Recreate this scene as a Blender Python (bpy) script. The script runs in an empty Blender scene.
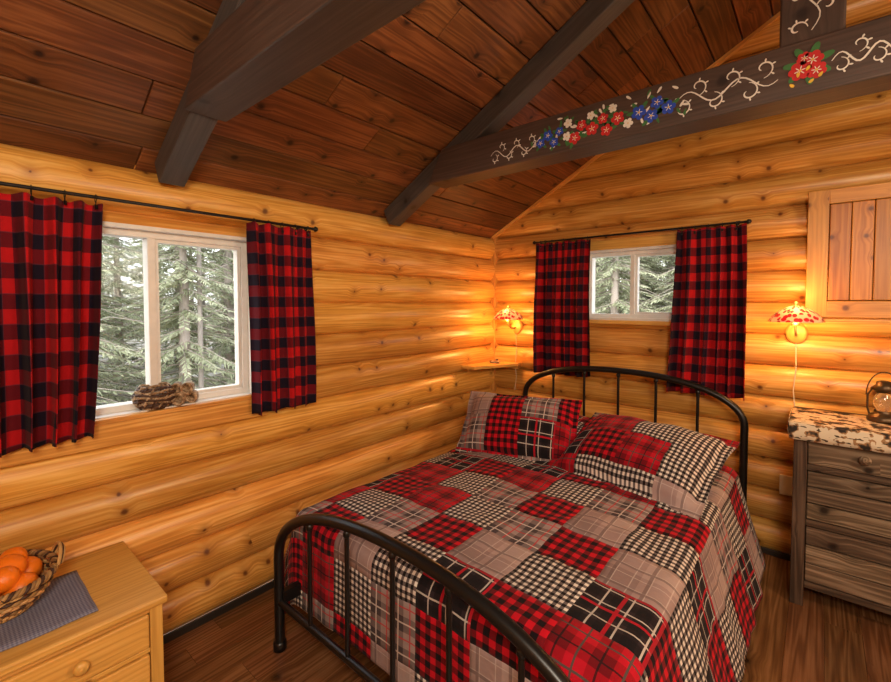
import bpy, math, random
from mathutils import Vector, Matrix, noise
random.seed(11)
C=bpy.context
sc=C.scene
pi=math.pi
# ------------------------------------------------------------------ helpers
class MB:
    def __init__(s): s.v=[];s.f=[];s.uv=[];s.r=[];s.m=[];s.sm=[]
    def face(s,idx,uvs,r=0.5,mat=0,smooth=False):
        s.f.append(tuple(idx));s.uv.append(list(uvs));s.r.append(r);s.m.append(mat);s.sm.append(smooth)
    def poly(s,pts,uvs=None,r=.5,mat=0,smooth=False):
        b=len(s.v);s.v+=[tuple(p) for p in pts]
        if uvs is None: uvs=[(p[0]+p[1],p[2]) for p in pts]
        s.face(range(b,b+len(pts)),uvs,r,mat,smooth)
    def box(s,c,d,M=None,mat=0,r=None,la=None):
        if r is None:r=random.random()
        hx=[d[0]/2,d[1]/2,d[2]/2]
        if la is None: la=max(range(3),key=lambda i:d[i])
        M=M or Matrix.Identity(4)
        for ax in range(3):
            a,b=[i for i in range(3) if i!=ax]
            if la in(a,b): ua=la;va=a if la==b else b
            else: ua,va=(a,b) if d[a]>d[b] else (b,a)
            for sg in(-1,1):
                pts=[];uv=[]
                order=[(-1,-1),(1,-1),(1,1),(-1,1)]
                if (sg<0) != (ax==1): order=order[::-1]
                for p,q in order:
                    l=[0,0,0];l[ax]=sg*hx[ax];l[a]=p*hx[a];l[b]=q*hx[b]
                    w=Vector((c[0]+l[0],c[1]+l[1],c[2]+l[2]))
                    pts.append(M@w);uv.append((l[ua],l[va]+(ax*.31)))
                s.poly(pts,uv,r,mat)
    def bx(s,x0,x1,y0,y1,z0,z1,**k):
        s.box(((x0+x1)/2,(y0+y1)/2,(z0+z1)/2),(x1-x0,y1-y0,z1-z0),**k)
    def grid(s,P,UV,r=.5,mat=0,smooth=True,flip=False):
        b=len(s.v);n=len(P);m=len(P[0])
        for row in P: s.v+=[tuple(p) for p in row]
        for i in range(n-1):
            for j in range(m-1):
                q=[(i,j),(i+1,j),(i+1,j+1),(i,j+1)]
                if flip:q=q[::-1]
                s.face([b+a*m+c for a,c in q],[UV[a][c] for a,c in q],r,mat,smooth)
    def tube(s,pts,r,seg=10,mat=0,caps=True,rr=.5):
        pts=[Vector(p) for p in pts];n=len(pts)
        rad=r if isinstance(r,(list,tuple)) else [r]*n
        P=[];UV=[];L=0
        t0=(pts[1]-pts[0]).normalized()
        up=Vector((0,0,1)) if abs(t0.z)<.9 else Vector((1,0,0))
        nn=(up-t0*up.dot(t0)).normalized()
        for i in range(n):
            t=(pts[min(i+1,n-1)]-pts[max(i-1,0)]).normalized()
            nn=(nn-t*nn.dot(t)).normalized();bb=t.cross(nn)
            if i:L+=(pts[i]-pts[i-1]).length
            P.append([pts[i]+(nn*math.cos(2*pi*k/seg)+bb*math.sin(2*pi*k/seg))*rad[i] for k in range(seg+1)])
            UV.append([(L,2*pi*rad[i]*k/seg) for k in range(seg+1)])
        s.grid(P,UV,rr,mat,flip=True)
        if caps:
            s.poly(P[0][:-1][::-1],[(0,0)]*seg,rr,mat); s.poly(P[-1][:-1],[(0,0)]*seg,rr,mat)
    def lathe(s,prof,c=(0,0,0),seg=24,M=None,mat=0,rr=.5,wob=None):
        M=M or Matrix.Identity(4);c=Vector(c);P=[];UV=[];L=0
        for i,(r,z) in enumerate(prof):
            if i:L+=math.hypot(r-prof[i-1][0],z-prof[i-1][1])
            row=[]
            for k in range(seg+1):
                a=2*pi*k/seg;q=r*(1+(wob(a,z) if wob else 0))
                row.append(c+(M@Vector((q*math.cos(a),q*math.sin(a),z))))
            P.append(row);UV.append([(k/seg*2*pi*max(prof[0][0],.05),L) for k in range(seg+1)])
        s.grid(P,UV,rr,mat,flip=True)
    def obj(s,name,mats,bevel=0,parent=None,smooth=None,solid=0):
        me=bpy.data.meshes.new(name);me.from_pydata(s.v,[],s.f)
        u=me.uv_layers.new(name='UVMap');R=me.uv_layers.new(name='R')
        li=0
        for fi,f in enumerate(s.f):
            for k in range(len(f)):
                u.data[li].uv=s.uv[fi][k];R.data[li].uv=(s.r[fi],0);li+=1
        for fi,p in enumerate(me.polygons):
            p.material_index=s.m[fi];p.use_smooth=s.sm[fi] if smooth is None else smooth
        for m in (mats if isinstance(mats,(list,tuple)) else [mats]): me.materials.append(m)
        me.update()
        o=bpy.data.objects.new(name,me);C.collection.objects.link(o)
        if bevel:
            w=o.modifiers.new('weld','WELD');w.merge_threshold=.0002
            b=o.modifiers.new('bev','BEVEL');b.width=bevel;b.segments=2;b.limit_method='ANGLE';b.angle_limit=.6
        if solid:
            w=o.modifiers.new('sol','SOLIDIFY');w.thickness=solid;w.offset=0
        if parent:o.parent=parent
        return o
def empty(name,loc=(0,0,0)):
    e=bpy.data.objects.new(name,None);C.collection.objects.link(e);e.empty_display_size=.1
    return e
class NT:
    def __init__(s,name):
        s.mat=bpy.data.materials.new(name);s.mat.use_nodes=True;s.t=s.mat.node_tree
        s.b=s.t.nodes['Principled BSDF'];s.out=s.t.nodes['Material Output']
    def n(s,ty,**k):
        x=s.t.nodes.new(ty)
        for a,b in k.items(): setattr(x,a,b)
        return x
    def set(s,inp,v):
        if isinstance(v,bpy.types.NodeSocket): s.t.links.new(v,inp)
        elif v is not None:
            if isinstance(v,(tuple,list)) and len(v)==3 and inp.type=='RGBA': v=(*v,1)
            inp.default_value=v
    def m(s,op,a,b=None,c=None,clamp=False):
        x=s.n('ShaderNodeMath',operation=op,use_clamp=clamp)
        s.set(x.inputs[0],a);s.set(x.inputs[1],b);s.set(x.inputs[2],c);return x.outputs[0]
    def mix(s,f,a,b,blend='MIX'):
        x=s.n('ShaderNodeMix',data_type='RGBA',blend_type=blend)
        s.set(x.inputs[0],f);s.set(x.inputs[6],a);s.set(x.inputs[7],b);return x.outputs[2]
    def ramp(s,f,st,interp='LINEAR'):
        x=s.n('ShaderNodeValToRGB');x.color_ramp.interpolation=interp;e=x.color_ramp.elements
        while len(e)<len(st): e.new(.5)
        for i,(p,c) in enumerate(st): e[i].position=p;e[i].color=(*c,1)
        s.set(x.inputs[0],f);return x.outputs[0]
    def uv(s,l='UVMap'):
        x=s.n('ShaderNodeUVMap',uv_map=l);y=s.n('ShaderNodeSeparateXYZ');s.set(y.inputs[0],x.outputs[0]);return y.outputs[0],y.outputs[1]
    def vec(s,a,b,c=0.0):
        y=s.n('ShaderNodeCombineXYZ');s.set(y.inputs[0],a);s.set(y.inputs[1],b);s.set(y.inputs[2],c);return y.outputs[0]
    def noise(s,v,scale=1,detail=2,rough=.5,dim='3D'):
        x=s.n('ShaderNodeTexNoise',noise_dimensions=dim);s.set(x.inputs['Vector'],v);x.inputs['Scale'].default_value=scale
        x.inputs['Detail'].default_value=detail;x.inputs['Roughness'].default_value=rough;return x.outputs[0]
    def bump(s,h,st=.2,d=.01):
        x=s.n('ShaderNodeBump');x.inputs['Strength'].default_value=st;x.inputs['Distance'].default_value=d
        s.set(x.inputs['Height'],h);s.set(s.b.inputs['Normal'],x.outputs[0])
    def bs(s,**k):
        for a,v in k.items(): s.set(s.b.inputs[a.replace('_',' ')],v)
def simple(name,col,rough=.5,metal=0,**k):
    t=NT(name);tc=t.n('ShaderNodeTexCoord')
    nz=t.noise(tc.outputs['Object'],30,3)
    c=t.mix(nz,tuple(x*.85 for x in col),tuple(min(1,x*1.1) for x in col))
    t.bs(Base_Color=c,Roughness=rough,Metallic=metal)
    for a,v in k.items(): t.set(t.b.inputs[a.replace('_',' ')],v)
    return t.mat
def wood(name,c1,c2,c3,knot=(.12,.04,.01),kd=.5,kS=6.,ks=.15,rough=.45,var=.2,bump=.15,spec=.5,coat=0,fine=110,wide=12,ring=.2):
    t=NT(name);u,v=t.uv();r,_=t.uv('R')
    U=t.m('ADD',u,t.m('MULTIPLY',r,137.3));V=t.m('ADD',v,t.m('MULTIPLY',r,71.7))
    vo=t.n('ShaderNodeTexVoronoi',voronoi_dimensions='2D',feature='F1');t.set(vo.inputs['Vector'],t.vec(U,V));vo.inputs['Scale'].default_value=kS
    sp=t.n('ShaderNodeSeparateColor');t.set(sp.inputs[0],vo.outputs['Color'])
    d=t.m('ADD',vo.outputs['Distance'],t.m('MULTIPLY',t.m('SUBTRACT',t.noise(t.vec(U,V),40,2),.5),.05))
    keep=t.m('GREATER_THAN',sp.outputs[0],1-kd)
    near=t.m('MULTIPLY',t.m('SUBTRACT',1,t.m('MULTIPLY',d,3.),clamp=True),keep)
    V2=t.m('ADD',V,t.m('MULTIPLY',near,.02))
    g1=t.noise(t.vec(t.m('MULTIPLY',U,.5),t.m('MULTIPLY',V2,wide)),1,2)
    rings=t.m('ADD',t.m('MULTIPLY',t.m('SINE',t.m('MULTIPLY',g1,70)),.5),.5)
    g2=t.noise(t.vec(t.m('MULTIPLY',U,3),t.m('MULTIPLY',V2,fine)),1,3,.6)
    g3=t.noise(t.vec(t.m('MULTIPLY',U,.8),V),3.5,3)
    fac=t.m('ADD',t.m('ADD',t.m('MULTIPLY',rings,ring),t.m('MULTIPLY',g2,.65-ring)),t.m('MULTIPLY',g3,.35))
    col=t.ramp(fac,[(.26,c1),(.5,c2),(.72,c3)])
    size=t.m('ADD',.35*ks,t.m('MULTIPLY',sp.outputs[1],ks))
    km=t.m('MULTIPLY',t.m('DIVIDE',t.m('SUBTRACT',size,d),t.m('MULTIPLY',size,.6),clamp=True),keep)
    halo=t.m('MULTIPLY',t.m('POWER',near,1.8),.8)
    col=t.mix(halo,col,tuple(x*.7+y*.3 for x,y in zip(c1,knot)))
    col=t.mix(t.m('MULTIPLY',km,.9),col,knot)
    hs=t.n('ShaderNodeHueSaturation');rv=t.m('FRACT',t.m('MULTIPLY',r,17.31))
    t.set(hs.inputs['Value'],t.m('ADD',1-var,t.m('MULTIPLY',rv,2*var)));t.set(hs.inputs['Color'],col)
    t.set(hs.inputs['Hue'],t.m('ADD',.494,t.m('MULTIPLY',t.m('FRACT',t.m('MULTIPLY',r,7.7)),.012)))
    t.bs(Base_Color=hs.outputs[0],Roughness=rough)
    t.b.inputs['Specular IOR Level'].default_value=spec
    t.b.inputs['Coat Weight'].default_value=coat;t.b.inputs['Coat Roughness'].default_value=.25
    t.bump(t.m('SUBTRACT',fac,t.m('MULTIPLY',km,.4)),bump,.004)
    return t.mat
def plaid(t,u,v,p,cols,duty=.5):
    a=t.m('LESS_THAN',t.m('FRACT',t.m('DIVIDE',u,p)),duty);b=t.m('LESS_THAN',t.m('FRACT',t.m('DIVIDE',v,p)),duty)
    return t.ramp(t.m('MULTIPLY',t.m('ADD',a,b),.5),[(0,cols[0]),(.3,cols[1]),(.8,cols[2])],'CONSTANT')
def lines(t,u,v,p,w,col,base,off=0.,amt=.8):
    a=t.m('LESS_THAN',t.m('FRACT',t.m('ADD',t.m('DIVIDE',u,p),off)),w);b=t.m('LESS_THAN',t.m('FRACT',t.m('ADD',t.m('DIVIDE',v,p),off)),w)
    return t.mix(t.m('MULTIPLY',t.m('ADD',a,b,clamp=True),amt),base,col)
def fabric(t,c,u,v,st=.35):
    nz=t.noise(t.vec(u,v),60,3)
    c=t.mix(t.m('MULTIPLY',nz,.15),c,(0.02,.01,.01))
    t.bs(Base_Color=c,Roughness=.95);t.b.inputs['Specular IOR Level'].default_value=.15
    t.b.inputs['Sheen Weight'].default_value=.03
    t.bump(nz,st,.003)
# ------------------------------------------------------------------ materials
m_log=wood('pine_log',(.43,.155,.022),(.68,.32,.060),(.87,.52,.155),knot=(.13,.036,.008),kd=.45,kS=6.5,ks=.085,rough=.36,var=.17,coat=.2,ring=.16)
m_pine=wood('pine_board',(.50,.22,.045),(.70,.36,.08),(.80,.46,.13),knot=(.2,.06,.012),kd=.3,kS=7,ks=.10,rough=.4,var=.08,coat=.1,ring=.14)
m_ceil=wood('cedar_plank_dark',(.062,.021,.007),(.140,.049,.014),(.25,.098,.03),knot=(.016,.005,.002),kd=.5,kS=6,ks=.10,rough=.5,var=.45,bump=.3,ring=.2)
m_floor=wood('floor_laminate',(.07,.026,.010),(.165,.067,.025),(.29,.135,.057),knot=(.04,.015,.006),kd=.25,kS=4,ks=.08,rough=.25,var=.22,bump=.06,coat=.15)
m_beam=wood('beam_paint',(.038,.033,.031),(.062,.054,.050),(.095,.08,.072),knot=(.015,.01,.008),kd=.4,kS=4,ks=.08,rough=.55,var=.12,bump=.3,ring=.1)
m_beamb=wood('beam_stain_brown',(.050,.030,.022),(.080,.049,.037),(.12,.075,.055),knot=(.02,.01,.008),kd=.4,kS=4,ks=.08,rough=.55,var=.12,bump=.3,ring=.12)
m_rust=wood('barn_board',(.05,.032,.02),(.145,.093,.057),(.30,.21,.14),knot=(.02,.01,.006),kd=.6,kS=5,ks=.12,rough=.8,var=.35,bump=.8,spec=.2)
m_rust2=wood('barn_frame',(.028,.017,.011),(.075,.045,.028),(.14,.09,.058),knot=(.02,.01,.006),kd=.4,kS=5,ks=.1,rough=.75,var=.2,bump=.6,spec=.2)
m_white=simple('white_vinyl',(.76,.74,.70),.35)
m_black=simple('black_metal',(.012,.011,.011),.32,.3)
m_dark=simple('dark_trim',(.02,.014,.01),.6)
m_mat=simple('mattress_ticking',(.6,.58,.55),.9)
m_brass=simple('aged_brass',(.35,.22,.09),.4,.8)
m_cord=simple('cord_ivory',(.75,.62,.42),.5)
def mk_buff():
    t=NT('buffalo_check_curtain');u,v=t.uv();c=plaid(t,u,v,.100,[(.56,.010,.014),(.15,.007,.013),(.012,.007,.018)])
    c=lines(t,u,v,.1,.045,(.10,.03,.05),c,.52,.5)
    fabric(t,c,u,v);t.b.inputs['Roughness'].default_value=.9
    tr=t.n('ShaderNodeBsdfTranslucent');t.set(tr.inputs[0],c);mx=t.n('ShaderNodeMixShader');mx.inputs[0].default_value=.10
    t.t.links.new(t.b.outputs[0],mx.inputs[1]);t.t.links.new(tr.outputs[0],mx.inputs[2]);t.t.links.new(mx.outputs[0],t.out.inputs[0])
    return t.mat
m_curt=mk_buff()
def mk_quilt(name,P=.2,offs=(10.,10.),seq=(0,1,2,3,4,5,6,0)):
    t=NT(name);u,v=t.uv();u=t.m('ADD',u,offs[0]);v=t.m('ADD',v,offs[1])
    i=t.m('FLOOR',t.m('DIVIDE',u,P));j=t.m('FLOOR',t.m('DIVIDE',v,P))
    k=t.m('MODULO',t.m('ADD',t.m('MULTIPLY',i,3),t.m('ADD',t.m('MULTIPLY',j,2),t.m('MODULO',t.m('FLOOR',t.m('DIVIDE',j,3)),2))),8)
    red=plaid(t,u,v,P/5,[(.58,.006,.018),(.17,.005,.010),(.010,.005,.007)])
    ging=plaid(t,u,v,P/9,[(.78,.70,.62),(.15,.12,.115),(.010,.008,.009)])
    g=plaid(t,u,v,P/2,[(.36,.275,.26),(.20,.15,.145),(.075,.055,.058)]);g=lines(t,u,v,P/2,.05,(.55,.03,.04),g,.25);g=lines(t,u,v,P/2,.05,(.75,.66,.6),g,.75)
    dk=plaid(t,u,v,P/3,[(.030,.020,.024),(.016,.011,.013),(.01,.008,.01)]);dk=lines(t,u,v,P/3,.07,(.65,.58,.52),dk,.3);dk=lines(t,u,v,P/2,.10,(.5,.01,.025),dk,.1)
    tp=plaid(t,u,v,P,[(.44,.32,.295),(.36,.25,.235),(.28,.19,.18)]);tp=lines(t,u,v,P/4,.06,(.66,.55,.5),tp,.4,.5);tp=lines(t,u,v,P/2,.10,(.12,.08,.08),tp,.8,.55)
    rd=plaid(t,u,v,P/2,[(.52,.008,.022),(.34,.006,.014),(.16,.005,.010)]);rd=lines(t,u,v,P/2,.05,(.70,.56,.5),rd,.3,.7);rd=lines(t,u,v,P/4,.10,(.01,.008,.01),rd,.6,.85)
    kinds=[red,ging,g,rd,tp,dk,ging];c=kinds[seq[0]]
    for q in range(1,8):
        c=t.mix(t.m('COMPARE',k,float(q),.5),c,kinds[seq[q]])
    fabric(t,c,u,v,.3)
    fu=t.m('ABSOLUTE',t.m('SUBTRACT',t.m('FRACT',t.m('DIVIDE',u,P)),.5));fv=t.m('ABSOLUTE',t.m('SUBTRACT',t.m('FRACT',t.m('DIVIDE',v,P)),.5))
    ed=t.m('MAXIMUM',fu,fv);h=t.m('SUBTRACT',1,t.m('POWER',t.m('MULTIPLY',ed,2),14))
    h=t.m('ADD',h,t.m('MULTIPLY',t.noise(t.vec(u,v),14,3),1.3))
    t.bump(h,.65,.010)
    return t.mat
m_quilt=mk_quilt('patchwork_quilt_cloth',.218,(10.,10.),(0,5,1,4,0,2,1,3))
m_sham=mk_quilt('patchwork_sham_cloth',.2,(10.12,10.28),(2,0,5,1,2,3,4,0))
m_sham2=mk_quilt('patchwork_sham_cloth_b',.2,(10.52,10.08))
def mk_glass():
    t=NT('window_glass');tr=t.n('ShaderNodeBsdfTransparent');gl=t.n('ShaderNodeBsdfGlossy');gl.inputs['Roughness'].default_value=.02
    mx=t.n('ShaderNodeMixShader');mx.inputs[0].default_value=.003
    t.t.links.new(tr.outputs[0],mx.inputs[1]);t.t.links.new(gl.outputs[0],mx.inputs[2]);t.t.links.new(mx.outputs[0],t.out.inputs[0]);return t.mat
m_glass=mk_glass()
# ------------------------------------------------------------------ room
H=1.97;SL=.55;XR=2.15;W=4.3;YB=-4.7
LOG=.178
def log_wall(name,org,d,nrm,s0,s1,ztop,holes,gable=None):
    mb=MB();n=12
    zmax=ztop
    cache={}
    def off(z,k):
        t=(z-k*LOG)/LOG*2-1
        return -.036+.060*(max(0,1-abs(t)**2.1))**.62
    k=0
    while k*LOG<zmax:
        zs=[k*LOG+LOG*(.5-.5*math.cos(pi*i/n)) for i in range(n+1)]
        for h in holes:
            for hz in (h[2],h[3]):
                if zs[0]+1e-4<hz<zs[-1]-1e-4: zs.append(hz)
        zs=sorted(z for z in set(zs) if z<=zmax+1e-6)
        if (k+1)*LOG>zmax and zs[-1]<zmax: zs.append(zmax)
        rn=random.random()
        for za,zb in zip(zs,zs[1:]):
            def lim(z):
                a,b=s0,s1
                if gable: a=max(a,(z-H)/SL);b=min(b,W-(z-H)/SL)
                return a,b
            A=lim(za);B=lim(zb)
            if B[0]>B[1]: B=((B[0]+B[1])/2,)*2
            segs=[(A[0],B[0],A[1],B[1])]
            for h in holes:
                if za>=h[2]-1e-5 and zb<=h[3]+1e-5:
                    ns=[]
                    for a0,b0,a1,b1 in segs:
                        if a0<h[0]<a1: ns.append((a0,b0,h[0],h[0]));ns.append((h[1],h[1],a1,b1))
                        else: ns.append((a0,b0,a1,b1))
                    segs=ns
            for a0,b0,a1,b1 in segs:
                idx=[];uv=[]
                for s_,z in((a0,za),(a1,za),(b1,zb),(b0,zb)):
                    key=(k,round(s_,4),round(z,5))
                    if key not in cache:
                        p=Vector(org)+Vector(d)*s_+Vector(nrm)*off(z,k);p.z=z
                        cache[key]=len(mb.v);mb.v.append(tuple(p))
                    idx.append(cache[key]);uv.append((s_,z))
                mb.face(idx,uv,rn,0,True)
        k+=1
    return mb.obj(name,m_log)
WL=(-2.87,-2.07,.985,1.715)
WB=(.80,1.42,1.315,1.775)
E=.05
log_wall('wall_left',(0,0,0),(0,1,0),(1,0,0),YB-E,E,H,[WL])
log_wall('wall_back',(0,0,0),(1,0,0),(0,-1,0),-E,W+E,H+SL*XR,[WB],gable=True)
log_wall('wall_right',(W,0,0),(0,1,0),(-1,0,0),YB-E,E,H,[])
log_wall('wall_front',(0,YB,0),(1,0,0),(0,1,0),-E,W+E,H+SL*XR,[],gable=True)
mb=MB();x=0
while x<W:
    y=YB-random.random()*.9
    while y<0:
        L=1.25
        a=max(y,YB);b=min(y+L,0)
        if b>a+.01: mb.bx(x,min(x+.125,W)-.0012,a,b-.0012,-.02,0,la=1)
        y+=L
    x+=.125
mb.bx(-.1,W+.1,YB-.1,.1,-.06,-.02)
mb.obj('floor',m_floor)
ang=math.atan(SL);SLN=XR/math.cos(ang)
mb=MB()
for side in(0,1):
    q=-.06
    while q<SLN:
        wd=.155;y=YB-.05-random.random()*1.5
        while y<.06:
            L=random.choice([1.6,2.2,2.9]);a=max(y,YB-.05);b=min(y+L,.06)
            if b>a+.02:
                w=min(wd,SLN-q+.01)
                cx=q+w/2
                if side==0: M=Matrix.Translation((0,0,H))@Matrix.Rotation(-ang,4,'Y')
                else: M=Matrix.Translation((W,0,H))@Matrix.Rotation(pi,4,'Z')@Matrix.Rotation(-ang,4,'Y')
                yy=(a+b)/2 if side==0 else -(a+b)/2
                mb.box((cx,yy,.012),(w-.006,b-a-.002,.022),M=M,la=1)
            y+=L
        q+=wd
o=mb.obj('ceiling',m_ceil,bevel=.005)
mb=MB()
for sx in(0,1):
    f=(lambda x:x) if sx==0 else (lambda x:W-x)
    mb.poly([(f(-.1),YB-.1,H+.03-.055),(f(XR),YB-.1,H+SL*XR+.03),(f(XR),.1,H+SL*XR+.03),(f(-.1),.1,H+.03-.055)])
mb.obj('roof_deck',m_dark)
def truss(yc):
    e=empty('ceiling_truss')
    for side in(0,1):
        mb=MB()
        if side==0: M=Matrix.Translation((0,yc,H))@Matrix.Rotation(-ang,4,'Y')
        else: M=Matrix.Translation((W,yc,H))@Matrix.Rotation(pi,4,'Z')@Matrix.Rotation(-ang,4,'Y')
        mb.box((SLN/2+.02,0,-.052),(SLN+.04-.06,.095,.102),M=M,la=0)
        mb.obj('rafter',m_beam,bevel=.006,parent=e)
    mb=MB();z0,z1=2.075,2.245;hw=.07
    fx=lambda z:(z-H)/SL+.02
    xa=.42;pts=[(xa,z0),(W-xa,z0),(W-fx(z1)-.0,z1),(fx(z1),z1)]
    rn=.3
    for sy in(-1,1):
        P=[(x,yc+sy*hw,z) for x,z in pts];uv=[(x,z) for x,z in pts]
        if sy>0:P=P[::-1];uv=uv[::-1]
        mb.poly(P,uv,rn,mat=1)
    for i in range(4):
        a=pts[i];b=pts[(i+1)%4]
        mb.poly([(a[0],yc-hw,a[1]),(a[0],yc+hw,a[1]),(b[0],yc+hw,b[1]),(b[0],yc-hw,b[1])],[(a[0],0),(a[0],.14),(b[0]+.01,.14),(b[0]+.01,0)],rn+.1)
    mb.obj('tie_beam',[m_beam,m_beamb],bevel=.006,parent=e)
    mb=MB();mb.bx(XR-.19,XR-.03,yc-.062,yc+.05,z1-.005,H+SL*XR-.1);mb.obj('king_post',m_beamb,bevel=.006,parent=e)
    return e
YT=-1.20
truss(YT);truss(YT-1.22);truss(YT-2.44)
# ------------------------------------------------------------------ painted flowers on the tie beam
pm=[simple('paint_white',(.82,.78,.70),.6),simple('paint_red',(.58,.02,.02),.6),simple('paint_blue',(.02,.07,.50),.6),simple('paint_green',(.05,.18,.05),.6),simple('paint_yellow',(.8,.5,.05),.6)]
mb=MB();yf=YT-.0715
def ribbon(pts,w,mat=0,y=None,tap=True):
    y=yf if y is None else y;n=len(pts);L=[];R_=[]
    for i in range(n):
        a=pts[max(0,i-1)];b=pts[min(n-1,i+1)];dx,dz=b[0]-a[0],b[1]-a[1];l=math.hypot(dx,dz) or 1
        ww=w*(.35+.65*math.sin(pi*(i+.6)/(n+.2))) if tap else w
        L.append((pts[i][0]-dz/l*ww,y,pts[i][1]+dx/l*ww));R_.append((pts[i][0]+dz/l*ww,y,pts[i][1]-dx/l*ww))
    for i in range(n-1): mb.poly([R_[i],R_[i+1],L[i+1],L[i]],mat=mat)
def petal(x,z,a,l,w,mat,y=None):
    y=yf-.0006 if y is None else y
    pts=[];n=12
    for i in range(n):
        t=2*pi*i/n;px=l/2+l/2*math.cos(t);pz=w/2*math.sin(t)*(1+.3*math.cos(t))
        pts.append((x+px*math.cos(a)-pz*math.sin(a),y,z+px*math.sin(a)+pz*math.cos(a)))
    mb.poly(pts,mat=mat)
def scroll(x,z,r,a0,turn,sg,w=.0022,y=None,dabs=True):
    pts=[]
    for i in range(22):
        t=i/21;a=a0+sg*turn*t;rr=r*(1-.8*t);pts.append((x+rr*math.cos(a),z+rr*math.sin(a)))
        if dabs and i in(3,7,11): petal(pts[-1][0],pts[-1][1],a,.012,.005,0,y)
    ribbon(pts,w,0,y)
def flower(x,z,r,mat,n=5,yo=0):
    a0=random.random()*6
    for i in range(n): petal(x,z,a0+2*pi*i/n,r,r*.75,mat,yf-.001-yo-.0001*i)
    for i in range(n): petal(x,z,a0+2*pi*i/n+.2,r*.5,r*.10,0,yf-.0018-yo)
    petal(x-r*.12,z,0,r*.25,r*.25,4,yf-.0022-yo)
zc=2.155
ribbon([(.84+.26*i/20,zc-.02+.02*math.sin(i*.7)) for i in range(21)],.0024)
for i,x in enumerate((.86,.90,.94,.98,1.02,1.06)): scroll(x,zc-.02+(.03 if i%2 else -.018),.022,(-1.2 if i%2 else 1.2),5,(1 if i%2 else -1))
for i in range(60):
    x=1.06+.66*random.random();petal(x,2.095+.125*random.random(),random.random()*6.3,.026,.009,3 if i%3==0 else 0,yf-.0002)
for x,z,r,m in((1.11,2.135,.022,2),(1.145,2.16,.024,2),(1.175,2.125,.022,2),(1.20,2.165,.020,2),(1.235,2.135,.02,0),(1.27,2.12,.027,1),(1.30,2.165,.023,1),(1.345,2.14,.028,1),(1.39,2.17,.023,1),(1.405,2.12,.025,1),(1.45,2.155,.027,1),(1.24,2.19,.02,0),(1.34,2.195,.018,0),(1.43,2.20,.018,0),(1.49,2.125,.02,0),(1.53,2.155,.028,2),(1.575,2.13,.026,2),(1.595,2.175,.024,2),(1.635,2.145,.026,2)): 
    for q in range(3): petal(x,z,random.random()*6.3,r*1.7,r*.5,3,yf-.0003)
    flower(x,z,r,m)
ribbon([(1.66+.30*i/24,zc+.025*math.sin(i*.5)) for i in range(25)],.0028)
for i,x in enumerate((1.68,1.73,1.78,1.83,1.88,1.92)): scroll(x,zc+(.035 if i%2 else -.03),.032,(-1.5 if i%2 else 1.5),5.4,(1 if i%2 else -1),.0026)
for q in range(7): petal(2.035,zc+.01,q*.9+.3,.065,.020,3,yf-.0004)
for x,z,r in((2.015,2.15,.030),(2.045,2.175,.028),(2.055,2.14,.026),(2.025,2.185,.02)): flower(x,z,r,1,6)
for q in range(5): petal(1.99+.02*q,2.115+.015*(q%3),random.random()*6,.016,.009,4,yf-.003)
ribbon([(2.09+.16*i/20,zc+.02*math.sin(i*.6)) for i in range(21)],.0028)
for i,x in enumerate((2.11,2.15,2.19,2.23)): scroll(x,zc+(.03 if i%2 else -.02),.024,(-1.5 if i%2 else 1.5),5,(1 if i%2 else -1))
yk=YT-.0635
ribbon([(2.04+.02*math.sin(i*.6),2.27+.4*i/24) for i in range(25)],.003,0,yk)
for i in range(8): scroll(2.04+(.035 if i%2 else -.035),2.285+.05*i,.026,(3 if i%2 else 0),5,(-1 if i%2 else 1),.003,yk)
mb.obj('painted_flower_garland',pm)
# ------------------------------------------------------------------ trim
mb=MB();mb.bx(.024,.036,YB+.03,-.03,0,.035);mb.obj('baseboard_left',m_dark,bevel=.004)
mb=MB();mb.bx(.03,W-.03,-.036,-.024,0,.035);mb.obj('baseboard_back',m_dark,bevel=.004)
mb=MB();mb.bx(-.03,.026,-.026,.03,0,H+.01);mb.obj('trim_1',m_log,bevel=.008)
mb=MB()
M=Matrix.Translation((0,0,H))@Matrix.Rotation(-ang,4,'Y')
mb.box((SLN/2,-.020,-.012),(SLN,.034,.020),M=M,la=0)
M=Matrix.Translation((W,0,H))@Matrix.Rotation(pi,4,'Z')@Matrix.Rotation(-ang,4,'Y')
mb.box((SLN/2,.020,-.012),(SLN,.034,.020),M=M,la=0)
mb.obj('trim_2',m_pine)
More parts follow.
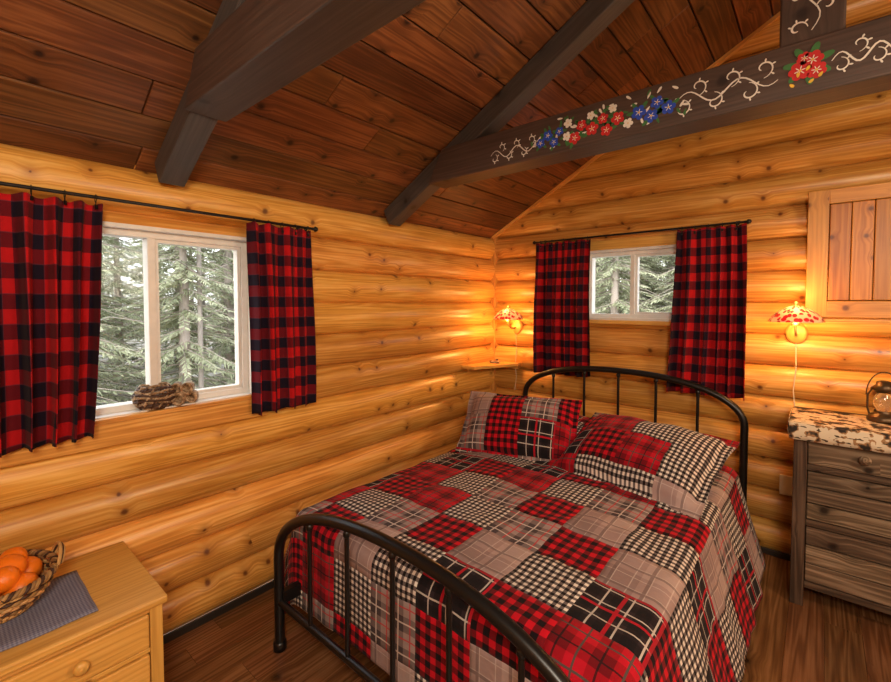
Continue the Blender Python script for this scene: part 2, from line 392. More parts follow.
# ------------------------------------------------------------------ windows
def window(name,w,axis):
    s0,s1,z0,z1=w;e=empty(name)
    def B(mb,a0,a1,n0,n1,za,zb,**k):
        if axis=='y': mb.bx(n0,n1,a0,a1,za,zb,**k)
        else: mb.bx(a0,a1,-n1,-n0,za,zb,**k)
    mb=MB();D0,D1=-.11,.022
    B(mb,s0-.012,s0+.004,D0,D1+.004,z0-.01,z1+.01);B(mb,s1-.004,s1+.012,D0,D1+.004,z0-.01,z1+.01)
    B(mb,s0-.012,s1+.012,D0,D1+.004,z1-.004,z1+.012);B(mb,s0-.012,s1+.012,D0,D1+.006,z0-.012,z0+.004)
    mb.obj('jamb',m_white,parent=e,bevel=.001)
    mb=MB();f=.030;a0,a1=-.085,-.02
    B(mb,s0+.003,s0+f,a0,a1,z0+.003,z1-.003);B(mb,s1-f,s1-.003,a0,a1,z0+.003,z1-.003)
    B(mb,s0+f,s1-f,a0,a1,z1-f,z1-.003);B(mb,s0+f,s1-f,a0,a1,z0+.003,z0+f)
    c=(s0+s1)/2
    B(mb,c-.015,c+.015,a0+.005,a1+.003,z0+f,z1-f)
    mb.obj('outer_frame',m_white,parent=e,bevel=.003)
    mb=MB();a2,a3=a0+.012,a1-.012;k=.014
    B(mb,c+.015,c+.015+k,a2,a3,z0+f,z1-f);B(mb,s1-f-k,s1-f,a2,a3,z0+f,z1-f);B(mb,c+.015+k,s1-f-k,a2,a3,z0+f,z0+f+k);B(mb,c+.015+k,s1-f-k,a2,a3,z1-f-k,z1-f)
    mb.obj('sash_frame',m_white,parent=e)
    mb=MB();B(mb,s0+f,s1-f,-.055,-.051,z0+f,z1-f);mb.obj('glass_pane',m_glass,parent=e)
    return e
window('window_1',WL,'y');window('window_2',WB,'x')
mb=MB();mb.bx(.0,.038,YB+1.2,WL[1]+.06,.875,.965,la=1);mb.bx(-.02,.050,YB+1.2,WL[1]+.06,.965,.985,la=1);mb.obj('trim_3',m_log,bevel=.004)
mb=MB();mb.bx(WB[0]-.06,WB[1]+.06,-.036,0,WB[3]+.012,WB[3]+.075,la=0);mb.bx(WB[0]-.06,WB[1]+.06,-.044,0,WB[2]-.04,WB[2]-.012,la=0);mb.obj('trim_4',m_pine,bevel=.004)
# ------------------------------------------------------------------ curtains
def curtain(name,s0,s1,z0,z1,axis,dist,full=1.9,folds=6,seed=0,fl=0.0):
    mb=MB();nu=folds*16;nv=34;P=[];UV=[];rs=random.Random(seed);ph=[rs.random()*6 for _ in range(4)]
    wcl=(s1-s0)*full
    for j in range(nv+1):
        t=j/nv;z=z1-(z1-z0)*t;row=[];uv=[]
        for i in range(nu+1):
            q=i/nu
            amp=(.014+.030*min(1,t*2.2))*(.75+.45*math.sin(5*q+ph[2]))
            a=2*pi*folds*q+ph[0]+1.1*math.sin(2*pi*q*1.3+ph[1])
            n=amp*(math.sin(a)+.35*math.sin(2*a+ph[2]+1.5*t))+.006*math.sin(5*t+ph[3]+3*q)
            n=n if n>-.02 else -.02+(n+.02)*.15
            s=s0+(s1-s0)*q+.012*math.cos(a)*t+fl*t*(q-.5)+.006*math.sin(3*t+ph[1])
            zz=z+(0 if j>0 else .004*math.sin(a))
            if j==nv: zz+=.006*math.sin(a+1)
            row.append((dist+n,s,zz) if axis=='y' else (s,-dist-n,zz));uv.append((q*wcl,z))
        P.append(row);UV.append(uv)
    mb.grid(P,UV);return mb.obj(name,m_curt,solid=.003)
zr=1.80
curtain('curtain',-3.25,-2.645,.935,zr-.025,'y',.088,1.9,8,1,-.13)
curtain('curtain',-2.115,-1.79,.90,zr-.012,'y',.088,2.0,4,2,-.01)
curtain('curtain',.445,.865,.90,1.862,'x',.088,2.0,5,3,-.02)
curtain('curtain',1.405,1.755,.875,1.862,'x',.088,2.0,5,4,.05)
def rod(name,axis,s0,s1,z,dist,rings):
    e=empty(name)
    p=lambda s,n,z:(n,s,z) if axis=='y' else (s,-n,z)
    mb=MB();mb.tube([p(s0,dist,z),p(s1,dist,z)],.0065,12);
    for s,sg in((s0,-1),(s1,1)):
        mb.tube([p(s,dist,z),p(s+sg*.01,dist,z),p(s+sg*.014,dist,z),p(s+sg*.022,dist,z),p(s+sg*.034,dist,z),p(s+sg*.04,dist,z)],[.006,.008,.007,.014,.011,.003],14)
    mb.obj('pole',m_black,parent=e)
    mb=MB()
    for s in (s0+.03,s1-.03):
        mb.tube([p(s,.012,z-.012),p(s,dist,z-.012)],.005,8);mb.tube([p(s,.012,z-.03),p(s,.02,z+.02)],.009,8)
        mb.tube([p(s,dist+.014*math.sin(a),z-.0-.014*math.cos(a)) for a in [pi*k/8 for k in range(-5,6)]],.003,6)
    mb.obj('bracket',m_black,parent=e)
    mb=MB()
    for s in rings:
        mb.tube([p(s,dist+.013*math.cos(a),z+.013*math.sin(a)-.004) for a in [2*pi*k/16 for k in range(17)]],.0016,6)
        mb.tube([p(s,dist,z-.016),p(s,dist+.002,z-.04)],.002,6);mb.tube([p(s,dist+.004,z-.028),p(s,dist+.006,z-.042)],.005,6)
    mb.obj('clip_rings',m_black,parent=e)
rod('curtain_rod','y',-3.25,-1.79,zr,.088,[-3.18+.085*i for i in range(7)]+[-2.09+.07*i for i in range(5)])
rod('curtain_rod','x',.45,1.74,1.875,.088,[.48+.09*i for i in range(5)]+[1.43+.07*i for i in range(5)])
# ------------------------------------------------------------------ bed
bx0,bx1=.42,1.78;yh,yft=-.20,-2.17;bc=(bx0+bx1)/2;hw=(bx1-bx0)/2
bed=empty('bed')
def bow(zs,zp,y,nm,spn,zl,rt,ex):
    mb=MB();pts=[(bx0,y,0),(bx0,y,zs*.5),(bx0,y,zs)]
    n=40;pw=2/ex
    for i in range(1,n):
        a=pi*i/n;c=math.cos(a);s=math.sin(a)
        pts.append((bc-hw*math.copysign(abs(c)**pw,c),y,zs+(zp-zs)*s**pw))
    pts+=[(bx1,y,zs),(bx1,y,zs*.5),(bx1,y,0)]
    mb.tube(pts,rt,14)
    def top(x):
        u=min(.999,abs(x-bc)/hw);return zs+(zp-zs)*(1-u**ex)**(1/ex)
    mb.tube([(bx0,y,zl),(bx1,y,zl)],rt*.7,12)
    for i in range(1,spn+1):
        x=bx0+(bx1-bx0)*i/(spn+1);mb.tube([(x,y,zl),(x,y,top(x))],.0085,8)
        mb.lathe([(.0085,-.012),(.013,-.006),(.013,.006),(.0085,.012)],(x,y,top(x)-.03),10)
    for x in(bx0,bx1): mb.lathe([(0,0),(rt*1.3,0),(rt*1.3,.03),(rt,.035)],(x,y,0),14)
    mb.obj(nm,m_black,parent=bed)
bow(.74,.985,yh,'headboard',5,.30,.019,2.25)
bow(.38,.68,yft,'footboard',5,.20,.020,2.15)
mb=MB()
for x in(bx0+.02,bx1-.02): mb.bx(x-.015,x+.015,yft,yh,.20,.25)
for k in range(7):
    y=yft+.2+k*.27;mb.bx(bx0+.03,bx1-.03,y-.02,y+.02,.21,.235)
mb.obj('side_rails',m_black,parent=bed,bevel=.003)
mb=MB();mb.bx(bx0+.04,bx1-.04,-2.06,-.25,.24,.36);mb.obj('box_spring',m_dark,parent=bed,bevel=.03)
mb=MB();mb.bx(bx0+.03,bx1-.03,-2.07,-.24,.362,.500);mb.obj('mattress',m_mat,parent=bed,bevel=.05)
mb=MB();r=.06
cx0,cx1=bx0+r-.07,bx1-.03-r+.02;yf0=-2.08+r;yq=-.30;ZT=.520
def drape(a,b):
    da=0;sx=0
    if a<cx0:da=cx0-a;sx=-1
    if a>cx1:da=a-cx1;sx=1
    db=max(0,yf0-b)
    d=math.hypot(da,db)
    px=min(max(a,cx0),cx1);py=max(b,yf0)
    crown=.025*(1-((px-bc)/hw)**4)+.012*noise.noise(Vector((px*4,py*4,1)))+.008*noise.noise(Vector((px*11,py*11,3)))
    if d<1e-6: return (px,py,ZT+crown)
    ux,uy=sx*da/d,-db/d
    if d<r*pi/2: out=r*math.sin(d/r);dr=r*(1-math.cos(d/r))
    else:
        ft=max(0,min(1,(-1.45-py)/.5));ft=ft*ft*(3-2*ft)
        e=d-r*pi/2;out=r+e*(.24+.26*ft if sx<0 else .30)*abs(ux)+e*.02*abs(uy);dr=r+e*.96
    k=min(1,dr/.25)
    rip=(.026*noise.noise(Vector((px*1.5+b*4.5,a*4.5 if db>0 else 0,2)))+.008*noise.noise(Vector((b*12,a*5 if db>0 else 0,5))))*k
    if db>0: rip=rip*(abs(ux)*.8+.10)
    o=out+rip
    z=max(.035+.01*abs(noise.noise(Vector((a*9,b*9,0)))),ZT+crown-dr)
    return (px+ux*o,py+uy*min(o,.068),z)
A0,A1=cx0-.42,cx1+.50;B0,B1=yf0-.43,yq
nu,nv=150,170;P=[];UV=[]
for i in range(nu+1):
    a=A0+(A1-A0)*i/nu
    P.append([drape(a,B0+(B1-B0)*j/nv) for j in range(nv+1)]);UV.append([(a,B0+(B1-B0)*j/nv) for j in range(nv+1)])
mb.grid(P,UV);mb.obj('patchwork_quilt',m_quilt,solid=.014)
def pillow(name,c,yaw,tilt,roll,W_,H_,T,mat,uvo=(0,0)):
    mb=MB();n=30;ex=1.10
    M=Matrix.Translation(c)@Matrix.Rotation(yaw,4,'Z')@Matrix.Rotation(tilt,4,'X')@Matrix.Rotation(roll,4,'Z')
    for sg in(1,-1):
        P=[];UV=[]
        for i in range(n+1):
            row=[];uv=[];u=-ex+2*ex*(.5-.5*math.cos(pi*i/n))
            for j in range(n+1):
                v=-ex+2*ex*(.5-.5*math.cos(pi*j/n))
                uu=min(1,abs(u));vv=min(1,abs(v))
                th=T/2*max(0,(1-uu**2.6)*(1-vv**2.6))**.5
                th+=.014*noise.noise(Vector((u*2.5+c[0]*9,v*2.5,sg)))*(1-uu*vv)*(1 if th>.01 else 0)
                x=W_/2*u*(1-.05*math.cos(v*pi/2.3));y=H_/2*v*(1-.06*math.cos(u*pi/2.3))
                wv=.006*math.sin(9*u+2)*math.sin(8*v) if max(uu,vv)>=1 else 0
                row.append(M@Vector((x,y,sg*max(th,.003)+wv-.05*T*(u*u+v*v))));uv.append((x+uvo[0],y+uvo[1]))
            P.append(row);UV.append(uv)
        mb.grid(P,UV,flip=(sg>0))
    return mb.obj(name,mat,smooth=True)
pillow('pillow',(.90,-.52,.625),.0,math.radians(12),0,.60,.40,.14,m_sham,(.2,.1))
pillow('pillow',(.735,-.83,.70),math.radians(17),math.radians(50),0,.64,.38,.17,m_sham,(.05,.3))
pillow('pillow',(1.385,-.76,.665),math.radians(-9),math.radians(24),0,.70,.50,.21,m_sham2,(.1,.1))
# ------------------------------------------------------------------ nightstand
ns=empty('nightstand');x0,x1,y0,y1,zt=.045,.52,-3.03,-2.615,.50
mb=MB();mb.bx(x0-.005,x1+.012,y0-.012,y1+.012,zt-.024,zt,la=1);mb.obj('top',m_pine,parent=ns,bevel=.006)
mb=MB()
for y in(y0,y1-.02): mb.bx(x0,x1-.02,y,y+.02,.03,zt-.024,la=2)
for y in(y0,y1-.035): mb.bx(x1-.04,x1,y,y+.035,.0,zt-.024,la=2)
for y in(y0,y1-.035): mb.bx(x0,x0+.035,y+.001,y+.034,.0,.04,la=2)
mb.bx(x0,x0+.01,y0+.02,y1-.02,.04,zt-.024)
for z in(.035,.185,.335,zt-.04): mb.bx(x1-.035,x1-.002,y0+.035,y1-.035,z,z+.014,la=1)
mb.obj('carcass',m_pine,parent=ns,bevel=.003)
mb=MB()
for z in(.053,.203,.353): mb.bx(x1-.025,x1+.004,y0+.038,y1-.038,z,z+(.128 if z<.3 else .104),la=1)
mb.obj('drawer_fronts',m_pine,parent=ns,bevel=.005)
mb=MB();RY=Matrix.Rotation(pi/2,4,'Y')
for z in(.117,.267,.41): mb.lathe([(.009,0),(.009,.01),(.018,.018),(.019,.026),(.012,.032),(0,.034)],(x1+.004,(y0+y1)/2,z),18,M=RY)
mb.obj('knobs',m_pine,parent=ns)
mb=MB();P=[];UV=[]
for i in range(13):
    P.append([(.16+.30*i/12,-3.03+.265*j/12,zt+.003+.0015*math.sin(i*1.1+j*.7)) for j in range(13)]);UV.append([(i/12,j/12) for j in range(13)])
def mk_mat():
    t=NT('placemat_weave');u,v=t.uv();f=t.m('MODULO',t.m('FLOOR',t.m('MULTIPLY',u,60)),2);f2=t.m('MODULO',t.m('FLOOR',t.m('MULTIPLY',v,60)),2)
    t.bs(Base_Color=t.mix(t.m('MULTIPLY',t.m('ADD',f,f2),.4),(.11,.115,.19),(.30,.29,.36)),Roughness=.95);return t.mat
mb.grid(P,UV,flip=True);mb.obj('placemat',mk_mat(),solid=.003)
m_wick=wood('wicker',(.20,.09,.03),(.45,.24,.08),(.70,.46,.2),kd=0,rough=.6,fine=200,wide=60,var=.4,bump=.5)
m_wickd=simple('wicker_dark',(.06,.025,.012),.6)
bk=empty('wicker_fruit_basket');bx,by,bz=.245,-2.96,zt+.007
mb=MB();nst=40
def br(t): return .080+.060*math.sin(t*pi/2)**.9
for k in range(11):
    t=k/10;z=bz+.006+.085*t;R=br(t)
    pts=[]
    for i in range(nst*3+1):
        a=2*pi*i/(nst*3);rr=R+.0045*math.sin(nst/2*a+(pi if k%2 else 0));pts.append((bx+rr*math.cos(a),by+rr*math.sin(a)*.9,z+.004*math.sin(a*2)*t))
    mb.tube(pts,.0048,6,mat=(1 if k in(4,8) else 0),caps=False,rr=random.random())
for i in range(nst):
    a=2*pi*i/nst;mb.tube([(bx+br(t/5)*math.cos(a),by+br(t/5)*math.sin(a)*.9,bz+.003+.088*t/5) for t in range(6)],.003,5,rr=.3)
for k in range(3):
    pts=[]
    for i in range(181):
        a=2*pi*i/180;ph=a*22+2*pi*k/3;rr=.144+.006*math.cos(ph);pts.append((bx+rr*math.cos(a),by+rr*math.sin(a)*.9,bz+.098+.006*math.sin(ph)))
    mb.tube(pts,.006,6,caps=False,rr=random.random(),mat=(1 if k==2 else 0))
for q in range(3):
    mb.tube([(bx+(.05-.004*q)*math.cos(pi*i/14),by+.13+.012*math.sin(pi*i/14)+.004*q,bz+.10+(.045-.006*q)*math.sin(pi*i/14)) for i in range(15)],.005,8,mat=q%2)
mb.lathe([(0,.0),(.08,.0),(.08,.006),(0,.006)],(bx,by,bz),24)
mb.obj('basket',[m_wick,m_wickd],parent=bk)
t=NT('orange_peel');tc=t.n('ShaderNodeTexCoord');t.bs(Base_Color=(.88,.20,.008),Roughness=.4);t.bump(t.noise(tc.outputs['Object'],180,1),.25,.002);m_or=t.mat
mb=MB()
for ox,oy,oz,R in((.065,.05,.075,.042),(-.03,.07,.08,.042),(.035,-.03,.07,.040),(-.055,0,.07,.039),(.085,-.04,.075,.036),(.02,.025,.125,.042),(.07,.01,.12,.036),(-.03,.04,.128,.036),(-.04,-.06,.09,.038)):
    prof=[(R*math.sin(pi*i/14),-R*.94*math.cos(pi*i/14)) for i in range(15)];mb.lathe(prof,(bx+ox,by+oy*.9,bz+oz),20,M=Matrix.Rotation(random.random(),4,'X'))
mb.obj('oranges',m_or,parent=bk)
# ------------------------------------------------------------------ birch bark basket on sill
t=NT('birch_bark');tc=t.n('ShaderNodeTexCoord');nz=t.noise(tc.outputs['Object'],55,4,.7)
t.bs(Base_Color=t.ramp(nz,[(.35,(.07,.035,.016)),(.5,(.34,.21,.11)),(.66,(.66,.52,.36))]),Roughness=.8);t.bump(nz,.7,.01);m_bark=t.mat
mb=MB();ox,oy,oz=.0,-2.43,.9865
rs=random.Random(3)
for k in range(9):
    tt=k/8;R=.040+.022*math.sin(tt*pi);z=oz+.008+.085*tt
    mb.tube([(ox+R*.85*math.cos(a)+.002*rs.random(),oy-.045+R*1.2*math.sin(a),z+.004*math.sin(3*a+k)) for a in [2*pi*i/30 for i in range(31)]],.0055,6,mat=k%2,caps=False)
for i in range(14):
    a=2*pi*i/14;mb.tube([(ox+(.042+.022*math.sin(q/6*pi))*.85*math.cos(a+.12*q),oy-.045+(.042+.022*math.sin(q/6*pi))*1.2*math.sin(a+.12*q),oz+.004+.09*q/6) for q in range(7)],.004,5,mat=i%2)
mb.lathe([(0,0),(.04,0),(.045,.02),(0,.02)],(ox,oy-.045,oz),18,mat=1)
for yy,zz,R,l in((.045,.028,.028,.07),(.078,.066,.026,.06),(.095,.026,.025,.05),(.035,.075,.02,.06)):
    Mx=Matrix.Rotation(pi/2,4,'Y')@Matrix.Rotation(.5,4,'X')
    mb.lathe([(R*.6,-l/2+.006),(R*.6,-l/2),(R,-l/2),(R*.97,0),(R,l/2),(R*.6,l/2),(R*.6,l/2-.03),(0,l/2-.03)],(ox,oy+yy,oz+zz),18,M=Mx,wob=lambda a,z:.06*math.sin(3*a))
mb.obj('birch_bark_basket',[m_bark,m_wickd])
# ------------------------------------------------------------------ sconces
def mk_shade():
    t=NT('floral_lampshade');u,v=t.uv();vo=t.n('ShaderNodeTexVoronoi',voronoi_dimensions='2D');t.set(vo.inputs['Vector'],t.vec(u,v));vo.inputs['Scale'].default_value=40
    sp=t.n('ShaderNodeSeparateColor');t.set(sp.inputs[0],vo.outputs['Color'])
    fl=t.ramp(sp.outputs[0],[(0,(.80,.66,.46)),(.24,(.48,.02,.02)),(.68,(.80,.66,.46)),(.76,(.08,.2,.04)),(.88,(.5,.04,.03))],'CONSTANT')
    e=t.m('GREATER_THAN',vo.outputs['Distance'],.46);c=t.mix(e,fl,(.80,.66,.46))
    tr=t.n('ShaderNodeBsdfTranslucent');t.set(tr.inputs[0],c);t.bs(Base_Color=c,Roughness=.3);t.set(t.b.inputs['Emission Color'],c);t.b.inputs['Emission Strength'].default_value=.08
    mx=t.n('ShaderNodeMixShader');mx.inputs[0].default_value=.3
    t.t.links.new(t.b.outputs[0],mx.inputs[1]);t.t.links.new(tr.outputs[0],mx.inputs[2]);t.t.links.new(mx.outputs[0],t.out.inputs[0]);return t.mat
m_shade=mk_shade()
t=NT('bulb_glow');t.bs(Base_Color=(1,.8,.5));t.set(t.b.inputs['Emission Color'],(1,.6,.25));t.b.inputs['Emission Strength'].default_value=14;m_bulb=t.mat
def sconce(x,z):
    e=empty('wall_sconce')
    mb=MB();k=.86
    mb.lathe([(.132*k,0),(.122*k,.016),(.10*k,.042),(.07*k,.062),(.035*k,.078),(.02*k,.082)],(x,-.15,z),48,wob=lambda a,zz:.03*math.cos(12*a)*(1 if zz<.02 else .3))
    mb.obj('shade',m_shade,parent=e,solid=.003)
    mb=MB();mb.lathe([(0,.0),(.006,.0),(.010,.008),(.012,.018),(.006,.026),(0,.028)],(x,-.15,z+.080),14)
    mb.tube([(x,-.02,z-.06),(x,-.06,z-.075),(x,-.11,z-.07),(x,-.145,z-.04),(x,-.15,z-.005)],.006,8)
    mb.lathe([(0,0),(.016,0),(.02,.012),(.016,.04),(0,.042)],(x,-.15,z-.02),14)
    mb.tube([(x,-.15,z+.05),(x,-.15,z+.086)],.004,8)
    mb.obj('arm',m_brass,parent=e)
    mb=MB();RX=Matrix.Rotation(pi/2,4,'X');mb.lathe([(0,.044),(.02,.042),(.038,.034),(.046,.026),(.048,0)],(x,0,z-.065),28,M=RX@Matrix.Scale(1.25,4,(0,1,0)))
    mb.obj('wall_plate',m_pine,parent=e)
    mb=MB();mb.lathe([(.0,.0),(.014,.0),(.022,.02),(.021,.034),(.012,.046),(0,.05)],(x,-.15,z+.018),14);mb.obj('bulb',m_bulb,parent=e)
    mb=MB();mb.tube([(x,-.035,z-.12),(x+.003,-.030,z-.25),(x-.006,-.032,z-.38),(x+.004,-.030,.83),(x-.01,-.032,.72)],.0028,6);mb.obj('cord',m_cord,parent=e)
    for dz,pw in((.01,8.),(.12,3.)):
        l=bpy.data.lights.new('sconce_light','POINT');l.energy=pw;l.color=(1,.48,.13);l.shadow_soft_size=.04
        lo=bpy.data.objects.new('bulb_light',l);C.collection.objects.link(lo);lo.location=(x,-.19,z-.01 if dz<.1 else z+.14);lo.parent=e
sconce(.235,1.295);sconce(1.985,1.322)
cs=empty('corner_shelf');mb=MB();z=.925
pts=[(.02,-.02),(.28,-.02),(.28,-.08),(.14,-.46),(.02,-.46)]
mb.poly([(x,y,z+.02) for x,y in pts][::-1],[(x,y) for x,y in pts]);mb.poly([(x,y,z) for x,y in pts],[(x,y) for x,y in pts])
for a,b in zip(pts,pts[1:]+pts[:1]): mb.poly([(a[0],a[1],z),(b[0],b[1],z),(b[0],b[1],z+.02),(a[0],a[1],z+.02)][::-1],[(0,0),(.05,0),(.05,.02),(0,.02)])
mb.obj('shelf_board',m_pine,parent=cs)
mb=MB();mb.bx(.02,.26,-.045,-.02,z-.03,z,la=0);mb.bx(.02,.045,-.4,-.045,z-.03,z,la=1);mb.obj('cleats',m_pine,parent=cs,bevel=.003)
mb=MB();mb.lathe([(0,0),(.035,0),(.045,.01),(.03,.018),(0,.02)],(.12,-.16,z+.02),20);mb.tube([(.12,-.16,z+.03),(.135,-.17,z+.05),(.16,-.18,z+.05)],.006,8);mb.obj('trinket_dish',m_bark)
# ------------------------------------------------------------------ wall cabinet
cb=empty('wall_cabinet');x0,x1,z0,z1=2.02,2.86,1.345,2.0;yb,yfz=-.012,-.075
mb=MB();mb.bx(x0,x0+.085,yfz,yb,z0,z1,la=2);mb.bx(x1-.085,x1,yfz,yb,z0,z1,la=2);mb.bx(x0+.085,x1-.085,yfz,yb,z1-.075,z1,la=0);mb.bx(x0+.085,x1-.085,yfz,yb,z0,z0+.085,la=0)
m_cab=wood('cabinet_frame_pine',(.42,.155,.025),(.6,.26,.05),(.70,.35,.08),knot=(.16,.05,.01),kd=.3,kS=7,ks=.10,rough=.4,var=.08,ring=.14)
mb.obj('face_frame',m_cab,parent=cb,bevel=.004)
m_door=wood('cabinet_door_pine',(.36,.115,.015),(.52,.195,.028),(.64,.28,.048),knot=(.14,.04,.01),kd=.4,kS=8,ks=.1,rough=.4,var=.15)
mb=MB();n=8
for i in range(n):
    a=x0+.087+(x1-x0-.174)*i/n;mb.bx(a+.0012,a+(x1-x0-.174)/n-.0012,yfz-.006,yb,z0+.088,z1-.078,la=2)
mb.obj('door_boards',m_door,parent=cb,bevel=.004)
# ------------------------------------------------------------------ dresser
dr=empty('rustic_dresser');x0,x1,y0,y1,zt=2.0,2.93,-.455,-.05,.835
mb=MB()
for x in(x0,x1-.05):
    for y in(y0,y1-.05): mb.bx(x,x+.05,y,y+.05,0,zt,la=2)
for z in(.09,.385,.645): mb.bx(x0+.05,x1-.05,y0+.006,y0+.04,z,z+.03,la=0)
mb.bx(x0+.05,x1-.05,y0+.006,y0+.04,zt-.02,zt,la=0)
for x in (x0+.01,x1-.03): 
    for z in(.09,zt-.08): mb.bx(x,x+.02,y0+.05,y1-.05,z,z+.05)
mb.obj('frame',m_rust2,parent=dr,bevel=.004)
mb=MB()
for x in(x0+.015,x1-.03):
    for k in range(4): mb.bx(x,x+.012,y0+.05+k*.077,y0+.05+(k+1)*.077-.002,.10,zt-.02,la=2)
mb.bx(x0+.05,x1-.05,y1-.03,y1-.02,.1,zt-.02)
mb.obj('side_boards',m_rust,parent=dr)
mb=MB();mb.bx(x0-.015,x1+.015,y0-.02,y1+.005,zt,zt+.028,la=0);mb.obj('top',m_rust2,parent=dr,bevel=.005)
mb=MB();xm=(x0+x1)/2
for a,b in((x0+.053,xm-.004),(xm+.004,x1-.053)):
    mb.bx(a,b,y0+.0,y0+.03,.678,zt-.023,la=0)
    for z,h in((.418,.075),(.495,.075),(.572,.07),(.123,.085),(.21,.085),(.297,.085)): mb.bx(a,b,y0+.008+random.random()*.006,y0+.03,z,z+h-.003,la=0)
mb.obj('drawer_fronts',m_rust,parent=dr,bevel=.004)
mb=MB();RXn=Matrix.Rotation(pi/2,4,'X')
for xx in((x0+xm)/2+.01,(xm+x1)/2):
    for z in(.742,): mb.lathe([(.008,0),(.008,.012),(.02,.018),(.021,.026),(0,.032)],(xx,y0,z),16,M=RXn)
mb.obj('knobs',m_rust,parent=dr)
t=NT('lodge_runner_cloth');u,v=t.uv();nz=t.noise(t.vec(u,v),15,2.5,.6);n2=t.noise(t.vec(t.m('MULTIPLY',u,1.),t.m('MULTIPLY',v,3.)),30,1)
c=t.ramp(nz,[(.0,(.02,.015,.012)),(.41,(.08,.05,.03)),(.44,(.34,.18,.08)),(.48,(.66,.55,.40)),(1,(.78,.70,.56))],'CONSTANT')
c=t.mix(t.m('GREATER_THAN',n2,.63),c,(.06,.035,.02));t.bs(Base_Color=c,Roughness=.95);m_run=t.mat
mb=MB();zt2=zt+.030
hang=.075
P=[];UV=[]
ys=[(y0-.026,zt2-hang),(y0-.026,zt2-hang*.6),(y0-.025,zt2-.03),(y0-.024,zt2-.004),(y0-.016,zt2+.002)]+[(y0+.0+k*.07,zt2+.002) for k in range(1,6)]
for i in range(41):
    q=i/40;x=x0-.018+.60*q
    row=[];uv=[];L=0
    for k,(y,z) in enumerate(ys):
        if k:L+=math.hypot(y-ys[k-1][0],z-ys[k-1][1])
        w=.005*math.sin(q*34+k)*(1 if k<3 else 0)
        row.append((x,y-abs(w),z));uv.append((x,L))
    P.append(row);UV.append(uv)
mb.grid(P,UV)
P=[];UV=[]
for k in range(12):
    y=y0-.016+k*.033;P.append([(x0-.020-.003*abs(math.sin(k+j)),y,zt2+.002-.06*j/3) for j in range(4)]);UV.append([(y+3,-.06*j/3) for j in range(4)])
mb.grid(P,UV)
mb.obj('table_runner',m_run,solid=.002)
la=empty('camping_lantern');lx,ly,lz=2.315,-.21,zt2+.005
mb=MB();mb.lathe([(0,0),(.055,0),(.058,.012),(.05,.03),(.035,.036),(.033,.05)],(lx,ly,lz),24)
mb.lathe([(.03,0),(.036,.01),(.05,.016),(.03,.035),(.026,.05),(.012,.055),(0,.056)],(lx,ly,lz+.135),24)
for sg in(-1,1): mb.tube([(lx+sg*.045,ly,lz+.02),(lx+sg*.055,ly,lz+.06),(lx+sg*.055,ly,lz+.12),(lx+sg*.04,ly,lz+.15)],.004,8)
mb.tube([(lx+.06*math.cos(pi*i/16),ly,lz+.12+.11*math.sin(pi*i/16)) for i in range(17)],.0025,6)
mb.obj('metal_body',simple('dark_bronze',(.10,.06,.03),.4,.7),parent=la)
mb=MB();mb.lathe([(.026,0),(.036,.025),(.036,.055),(.024,.085)],(lx,ly,lz+.05),24)
t=NT('lantern_glass');t.bs(Base_Color=(.9,.8,.6),Roughness=.05);t.b.inputs['Transmission Weight'].default_value=.9
mb.obj('glass_globe',t.mat,parent=la)
mb=MB();mb.bx(1.93,2.0,-.034,-.022,.36,.47);mb.obj('wall_outlet',m_cord,bevel=.004)
# ------------------------------------------------------------------ outside
t=NT('forest_floor_snow');tc=t.n('ShaderNodeTexCoord');nz=t.noise(tc.outputs['Object'],1.6,5,.7)
t.bs(Base_Color=t.ramp(nz,[(.40,(.14,.12,.09)),(.52,(.34,.32,.28)),(.64,(.62,.62,.62))]),Roughness=.9)
mb=MB();g=40;P=[];UV=[]
for i in range(g+1):
    row=[]
    for j in range(g+1):
        x=-32+44*i/g;y=-22+44*j/g;hgt=-.35+.25*noise.noise(Vector((x*.25,y*.25,0)))+max(0,math.hypot(x-2,y+2)-6)*.05
        if -1<x<6 and -6<y<1: hgt=-.4
        row.append((x,y,hgt))
    P.append(row);UV.append([(i,j) for j in range(g+1)])
mb.grid(P,UV,flip=False);mb.obj('ground',t.mat)
t=NT('spruce_needles');tc=t.n('ShaderNodeTexCoord');nz=t.noise(tc.outputs['Object'],1.5,3)
nc=t.ramp(nz,[(.3,(.24,.27,.17)),(.5,(.42,.45,.30)),(.7,(.60,.62,.45))]);t.bs(Base_Color=nc,Roughness=.8)
tr=t.n('ShaderNodeBsdfTranslucent');t.set(tr.inputs[0],nc);mx=t.n('ShaderNodeMixShader');mx.inputs[0].default_value=.35
t.t.links.new(t.b.outputs[0],mx.inputs[1]);t.t.links.new(tr.outputs[0],mx.inputs[2]);t.t.links.new(mx.outputs[0],t.out.inputs[0]);m_need=t.mat
m_trunk=simple('tree_bark',(.36,.31,.27),.9)
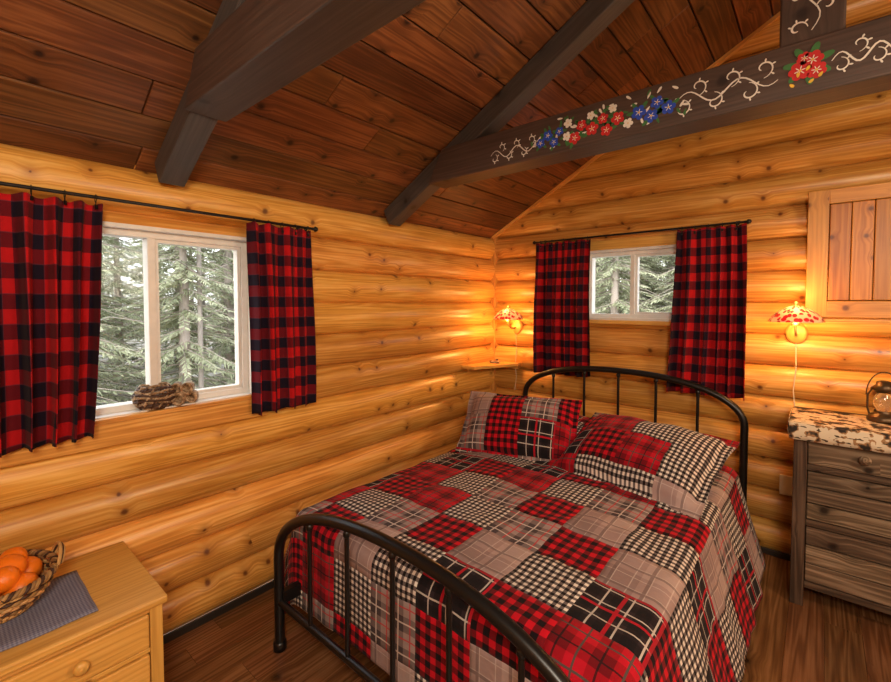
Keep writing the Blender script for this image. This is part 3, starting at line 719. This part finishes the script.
def tree_mesh(seed,h,dens):
    rs=random.Random(seed);mb=MB();mb.tube([(0,0,-.6),(.03,0,h*.5),(0,0,h)],[.12,.07,.01],8,mat=1)
    z=.3
    while z<h:
        f=1-z/h;L=.35+1.35*f
        for b in range(dens):
            a=rs.random()*2*pi;l=L*(.55+.5*rs.random());n=int(8+16*f);dr=.15+.3*rs.random()
            p0=Vector((0,0,z+rs.random()*.25));dirv=Vector((math.cos(a),math.sin(a),0))
            mb.tube([p0,p0+dirv*l*.5-Vector((0,0,l*dr*.35)),p0+dirv*l-Vector((0,0,l*dr))],[.010,.006,.003],3,mat=1,caps=False)
            for k in range(n):
                q=(k+.6)/n;c=p0+dirv*l*q-Vector((0,0,l*dr*q))
                for s_ in range(4):
                    aa=a+rs.choice([-1,1])*(.4+.7*rs.random());sl=.05+.10*rs.random()*(1.1-q)+.02
                    d=Vector((math.cos(aa),math.sin(aa),-.1-.6*rs.random()))*sl*1.2;w=Vector((-math.sin(aa),math.cos(aa),rs.uniform(-.8,.8)))*.010
                    mb.poly([c-w,c+d*.6-w*.8,c+d,c+d*.6+w*.8,c+w],mat=0)
        z+=.17+.04*f
    o=mb.obj('tmp',[m_need,m_trunk]);me=o.data;bpy.data.objects.remove(o);return me
TM=[tree_mesh(i,h,d) for i,(h,d) in enumerate(((6,6),(7,6),(4.5,7)))]
fo=empty('spruce_forest');rs=random.Random(5)
def put(x,y,k,s):
    o=bpy.data.objects.new('spruce_tree',TM[k]);C.collection.objects.link(o);o.location=(x,y,-.3);o.rotation_euler=(0,0,rs.random()*6);o.scale=(s,s,s);o.parent=fo
for i in range(62):
    x=-5.6-15*rs.random()**1.1;y=-7+16*rs.random();put(x,y,i%3,.7+.7*rs.random())
for i in range(40):
    x=-9+13*rs.random();y=5.0+12*rs.random();put(x,y,i%3,.7+.7*rs.random())
for x,y,k,s in((-5.0,-2.2,2,.9),(-5.2,-.6,2,.9),(-6.4,.6,1,.9),(-.6,4.6,2,.9),(.6,5.0,2,.9)): put(x,y,k,s)
mb=MB()
for i in range(36):
    if i%2: x=-4.6-6*rs.random();y=-4+8*rs.random()
    else: x=-5+7*rs.random();y=3.6+7*rs.random()
    rr=.015+.035*rs.random();lean=rs.uniform(-.4,.4);mb.tube([(x,y,-.5),(x+lean*.4,y,3),(x+lean,y+lean*.5,8)],[rr,rr*.8,rr*.5],8)
    for k in range(14):
        z=.8+rs.random()*4;a=rs.random()*6;mb.tube([(x+lean*.1,y,z),(x+.5*math.cos(a),y+.5*math.sin(a),z+.2),(x+1*math.cos(a),y+1*math.sin(a),z+.1)],[.010,.006,.003],4)
mb.obj('bare_trees',simple('grey_bark',(.34,.30,.27),.9),parent=fo)
# ------------------------------------------------------------------ world & lights
w=bpy.data.worlds.new('World');sc.world=w;w.use_nodes=True;nt=w.node_tree;bg=nt.nodes['Background']
sky=nt.nodes.new('ShaderNodeTexSky');sky.sky_type='NISHITA';sky.sun_disc=False;sky.sun_elevation=math.radians(35);sky.sun_rotation=math.radians(200);sky.dust_density=4;sky.air_density=1
mx=nt.nodes.new('ShaderNodeMix');mx.data_type='RGBA';mx.inputs[0].default_value=.85;mx.inputs[7].default_value=(4.7,4.8,4.9,1)
nt.links.new(sky.outputs[0],mx.inputs[6]);nt.links.new(mx.outputs[2],bg.inputs[0]);bg.inputs[1].default_value=.75
l=bpy.data.lights.new('sun','SUN');l.energy=4.4;l.angle=math.radians(25);l.color=(1,.97,.92);o=bpy.data.objects.new('sun',l);C.collection.objects.link(o)
o.rotation_euler=Vector((.55,-.6,.75)).to_track_quat('Z','Y').to_euler();o.location=(6,-8,10)
def pt(name,loc,e,rad,col):
    l=bpy.data.lights.new(name,'POINT');l.energy=e;l.shadow_soft_size=rad;l.color=col
    o=bpy.data.objects.new(name,l);C.collection.objects.link(o);o.location=loc;return o
pt('added_fill_rear',(2.6,-3.5,2.0),148,.30,(1,.87,.68))  # added warm fill behind the camera, no fixture belongs to it
pt('added_fill_side',(3.5,-1.7,1.75),78,.26,(1,.80,.56))  # second added fill, out of view to the right, brightens the room
# ------------------------------------------------------------------ camera
cam=bpy.data.cameras.new('camera');co=bpy.data.objects.new('camera',cam);C.collection.objects.link(co);sc.camera=co
cam.sensor_width=36;cam.lens=440/891*36;cam.clip_start=.05
co.location=(2.08,-3.07,1.42);co.rotation_euler=(math.radians(88),0,math.radians(40.4))
cam.shift_y=-.0254
sc.view_settings.view_transform='Standard';sc.view_settings.look='None'
